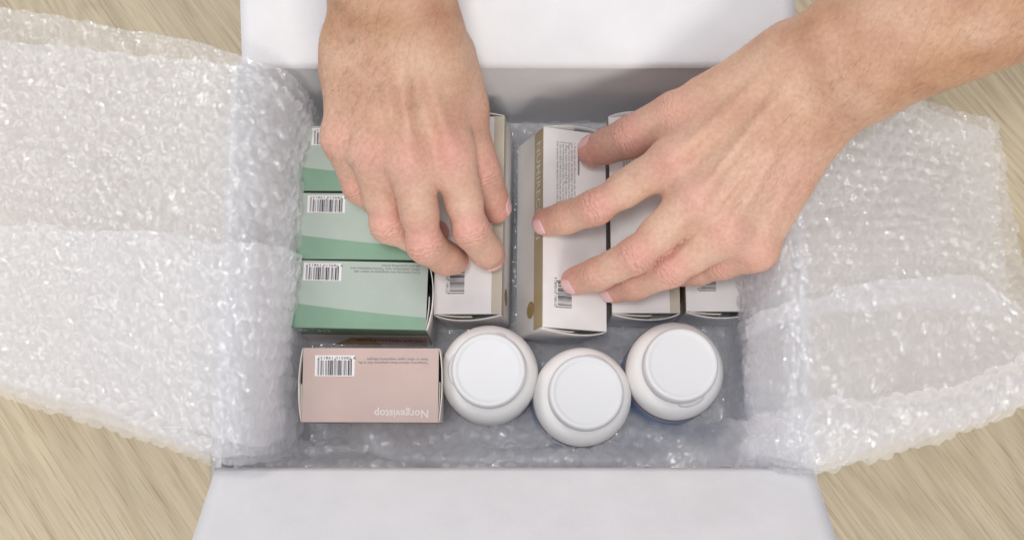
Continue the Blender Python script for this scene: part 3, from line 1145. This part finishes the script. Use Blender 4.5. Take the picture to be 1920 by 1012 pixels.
    idx = rng.choice(len(vt), size=spec['hairs'], p=wgt / wgt.sum())
    hv, hf = [], []
    flow = W3(spec['flow'][1]) - W3(spec['flow'][0])
    flow /= np.linalg.norm(flow)
    for i in idx:
        p0, nn = vt[i] + rng.normal(0, .0005, 3), nr[i]
        d0 = flow + rng.normal(0, .35, 3) + np.array(spec['sweep']) * 1.0
        d0 -= nn * (d0 @ nn)
        d0 /= np.linalg.norm(d0) + 1e-9
        L_ = rng.uniform(.004, .0095)
        wv = np.cross(d0, nn) * rng.uniform(.00002, .000034)
        k = len(hv)
        for tt, lf in ((0, -.0002), (.5, .0009), (1., .0012)):
            c = p0 + d0 * L_ * tt + nn * lf
            if tt < 1:
                hv += [c - wv * (1 - tt * .4), c + wv * (1 - tt * .4)]
            else:
                hv += [c]
        hf += [(k, k + 1, k + 3), (k, k + 3, k + 2), (k + 2, k + 3, k + 4)]
    ho = obj('arm_hair', mesh_from('arm_hair', np.array(hv), np.array(hf)), M['hair'], o)
    ho['kind'] = 'stuff'
    return o


person = obj('person', None)
person.location = (0, .75, 0)
tag(person, 'person reaching in with two bare arms, both hands gripping white medicine cartons', 'person')
pp = obj  # parts are built in world space, so undo the parent's offset below

A_SPEC = dict(
    seed=3, lo=np.array([-.3, .02, .03]), hi=np.array([.05, .46, .4]),
    palm=[  # (from, to, radius mm, radius mm, blend mm)
        ((725, -330, .262), (728, -40, .196), 34, 25, 14),
        ((696, -40, .193), (690, -300, .25), 20, 28, 14), ((765, -40, .193), (765, -300, .25), 21, 28, 14),
        ((697, -20, .190), (660, 90, .166), 19, 13, 14), ((765, -20, .190), (800, 80, .170), 20, 16, 14),
        ((655, 80, .163), (642, 258, .136), 14.5, 10.5, 10), ((700, 62, .170), (697, 285, .144), 16, 11.5, 10),
        ((748, 55, .174), (768, 296, .150), 16, 12, 10), ((795, 62, .171), (846, 284, .147), 16, 11.5, 10),
        ((720, 90, .152), (760, 240, .128), 20, 15, 12), ((690, 120, .150), (690, 240, .126), 17, 13, 12),
        ((800, 70, .166), (866, 195, .142), 17, 13, 14), ((830, 110, .150), (858, 215, .136), 15, 12, 12),
        ((694, -70, .196), (650, 130, .158), 12, 11, 14), ((770, -70, .196), (810, 110, .164), 14, 13, 16), ((730, -60, .192), (735, 110, .168), 22, 16, 14),
        # knuckle heads
        ((846, 284, .1495), (846, 284, .1495), 9.6, 9.6, 9), ((768, 297, .1525), (768, 297, .1525), 9.9, 9.9, 9),
        ((697, 286, .1455), (697, 286, .1455), 9.2, 9.2, 9), ((641, 258, .1375), (641, 258, .1375), 8.8, 8.8, 9),
        # extensor tendons
        ((770, 296, .1625), (748, 100, .1850), 1.6, 1.0, 8), ((846, 284, .1590), (785, 90, .1820), 1.6, 1.0, 8),
        ((697, 286, .1545), (712, 100, .1800), 1.4, 1.0, 8), ((641, 258, .1455), (680, 100, .1732), 1.2, .9, 8),
        # veins
        ((672, 240, .1530), (690, 110, .1800), 1.0, 1.1, 4), ((690, 110, .1800), (668, -10, .2060), 1.1, 1.2, 4), ((735, 230, .1640), (715, 150, .1780), 1.0, 1.0, 4),
        # ulna head
        ((650, -30, .203), (655, -40, .204), 6, 6, 12),
    ],
    fingers=[
        dict(j=[(846, 284, .148), (883, 432, .122), (910, 468, .099), (921, 481, .0850)], r=[10.66, 8.92, 7.88, 7.08], nail=((.15, -1, .7), 11, 12, 1.5)),
        dict(j=[(768, 297, .151), (797, 458, .122), (834, 484, .100), (853, 488, .0850)], r=[11.03, 9.10, 7.88, 7.08]),
        dict(j=[(697, 286, .144), (727, 422, .117), (778, 444, .104), (818, 436, .0875)], r=[10.29, 8.58, 7.35, 6.64]),
        dict(j=[(641, 258, .136), (672, 350, .114), (712, 380, .1035), (745, 385, .0975)], r=[8.98, 7.52, 6.65, 6.20]),
        dict(j=[(840, 105, .152), (868, 225, .132), (901, 325, .110), (929, 390, .0865)], r=[13.09, 11.59, 10.29, 8.23], pip=2, nail=((1, .15, .55), 11, 13, -1)),
    ],
    blush=[((846, 290, .158), 14, .62), ((768, 300, .162), 14, .5), ((697, 290, .155), 13, .5), ((641, 262, .146), 13, .5)],
    hair=[((650, 200, .16), (660, -200, .23), 1.0), ((720, 120, .18), (740, -200, .24), .45)], hairs=1200,
    tan=((700, 290, .145), (728, 0, .19)), flow=((725, -100, .2), (725, 150, .17)), sweep=(-.5, 0, 0))

B_SPEC = dict(
    seed=5, lo=np.array([-.02, .02, .03]), hi=np.array([.52, .46, .4]),
    palm=[
        ((1600, 105, .180), (2300, -215, .268), 26, 38, 14),
        ((1580, 70, .178), (2290, -260, .26), 21, 30, 14), ((1625, 150, .176), (2320, -160, .26), 20, 30, 14),
        ((1570, 75, .174), (1480, 125, .160), 20, 16, 14), ((1618, 150, .172), (1555, 225, .154), 20, 14, 14),
        ((1480, 122, .160), (1262, 298, .132), 16, 11, 10), ((1500, 155, .162), (1308, 372, .136), 16, 11.5, 10),
        ((1525, 188, .160), (1362, 436, .131), 16, 11, 10), ((1550, 222, .154), (1420, 468, .122), 14, 10, 10),
        ((1470, 200, .142), (1350, 340, .118), 20, 14, 12), ((1510, 235, .142), (1400, 390, .116), 17, 13, 12),
        ((1480, 100, .154), (1330, 185, .136), 17, 13, 14), ((1440, 150, .144), (1310, 240, .126), 15, 11, 12),
        ((1262, 299, .1345), (1262, 299, .1345), 9.4, 9.4, 9), ((1308, 373, .1385), (1308, 373, .1385), 9.9, 9.9, 9),
        ((1362, 437, .1325), (1362, 437, .1325), 9.3, 9.3, 9), ((1419, 468, .1235), (1419, 468, .1235), 8.6, 8.6, 9),
        ((1500, 140, .1610), (1610, 100, .1800), 17, 21, 14), ((1530, 180, .1590), (1640, 120, .1790), 16, 19, 14),
        # tendons
        ((1262, 298, .1438), (1450, 135, .1714), 1.5, .8, 8), ((1308, 372, .1490), (1470, 170, .1737), 1.7, .8, 8),
        ((1362, 436, .1419), (1495, 205, .1712), 1.5, .8, 8), ((1419, 466, .1308), (1520, 240, .1620), 1.2, .7, 8),
        # veins
        ((1335, 395, .1440), (1410, 300, .1582), 1.5, 1.6, 4), ((1410, 300, .1582), (1500, 262, .1624), 1.6, 1.5, 4), ((1440, 210, .1640), (1540, 150, .1800), 1.0, .8, 5),
        # ulna head
        ((1643, 140, .1900), (1654, 135, .1915), 11, 11, 8),
    ],
    fingers=[
        dict(j=[(1262, 298, .133), (1117, 389, .118), (1062, 408, .1005), (1022, 417, .0882)], r=[10.58, 8.58, 7.61, 6.80], nail=((-.1, -.55, 1), 11, 12, .5)),
        dict(j=[(1308, 372, .137), (1190, 480, .119), (1121, 514, .0985), (1077, 527, .0822)], r=[10.77, 8.94, 7.88, 7.07], nail=((-.1, -.55, 1), 11.5, 12.5, .5)),
        dict(j=[(1362, 436, .131), (1257, 505, .1135), (1191, 532, .095), (1149, 543, .0785)], r=[10.40, 8.67, 7.61, 6.80], nail=((-.1, -.55, 1), 11, 12, .5)),
        dict(j=[(1419, 468, .122), (1354, 490, .108), (1308, 505, .095), (1275, 512, .082)], r=[9.45, 8.32, 7.35, 6.62]),
        dict(j=[(1400, 170, .145), (1268, 215, .128), (1182, 258, .110), (1113, 283, .0865)], r=[13.70, 11.91, 10.58, 8.69], pip=2, nail=((-.45, .6, .75), 12, 13.5, 1.0)),
    ],
    blush=[((1262, 300, .143), 13, .5), ((1308, 375, .148), 13, .5), ((1362, 438, .141), 12, .5), ((1419, 468, .131), 12, .5), ((1480, 330, .150), 22, .3)],
    hair=[((1650, 150, .18), (2100, -60, .24), 1.0), ((1560, 240, .16), (1500, 330, .15), .55), ((1700, 40, .2), (2000, -120, .25), .5)], hairs=2000,
    tan=((1330, 380, .14), (1640, 90, .185)), flow=((1800, 0, .2), (1500, 150, .17)), sweep=(.1, -.75, 0))

for spec, lab in ((A_SPEC, 'bare arm coming straight down over the green cartons, fingers curled'), (B_SPEC, 'bare arm reaching in at a slant, fingers spread over the white cartons')):
    arm = build_arm(spec, person, lab)
    arm.location = (0, -.75, 0)
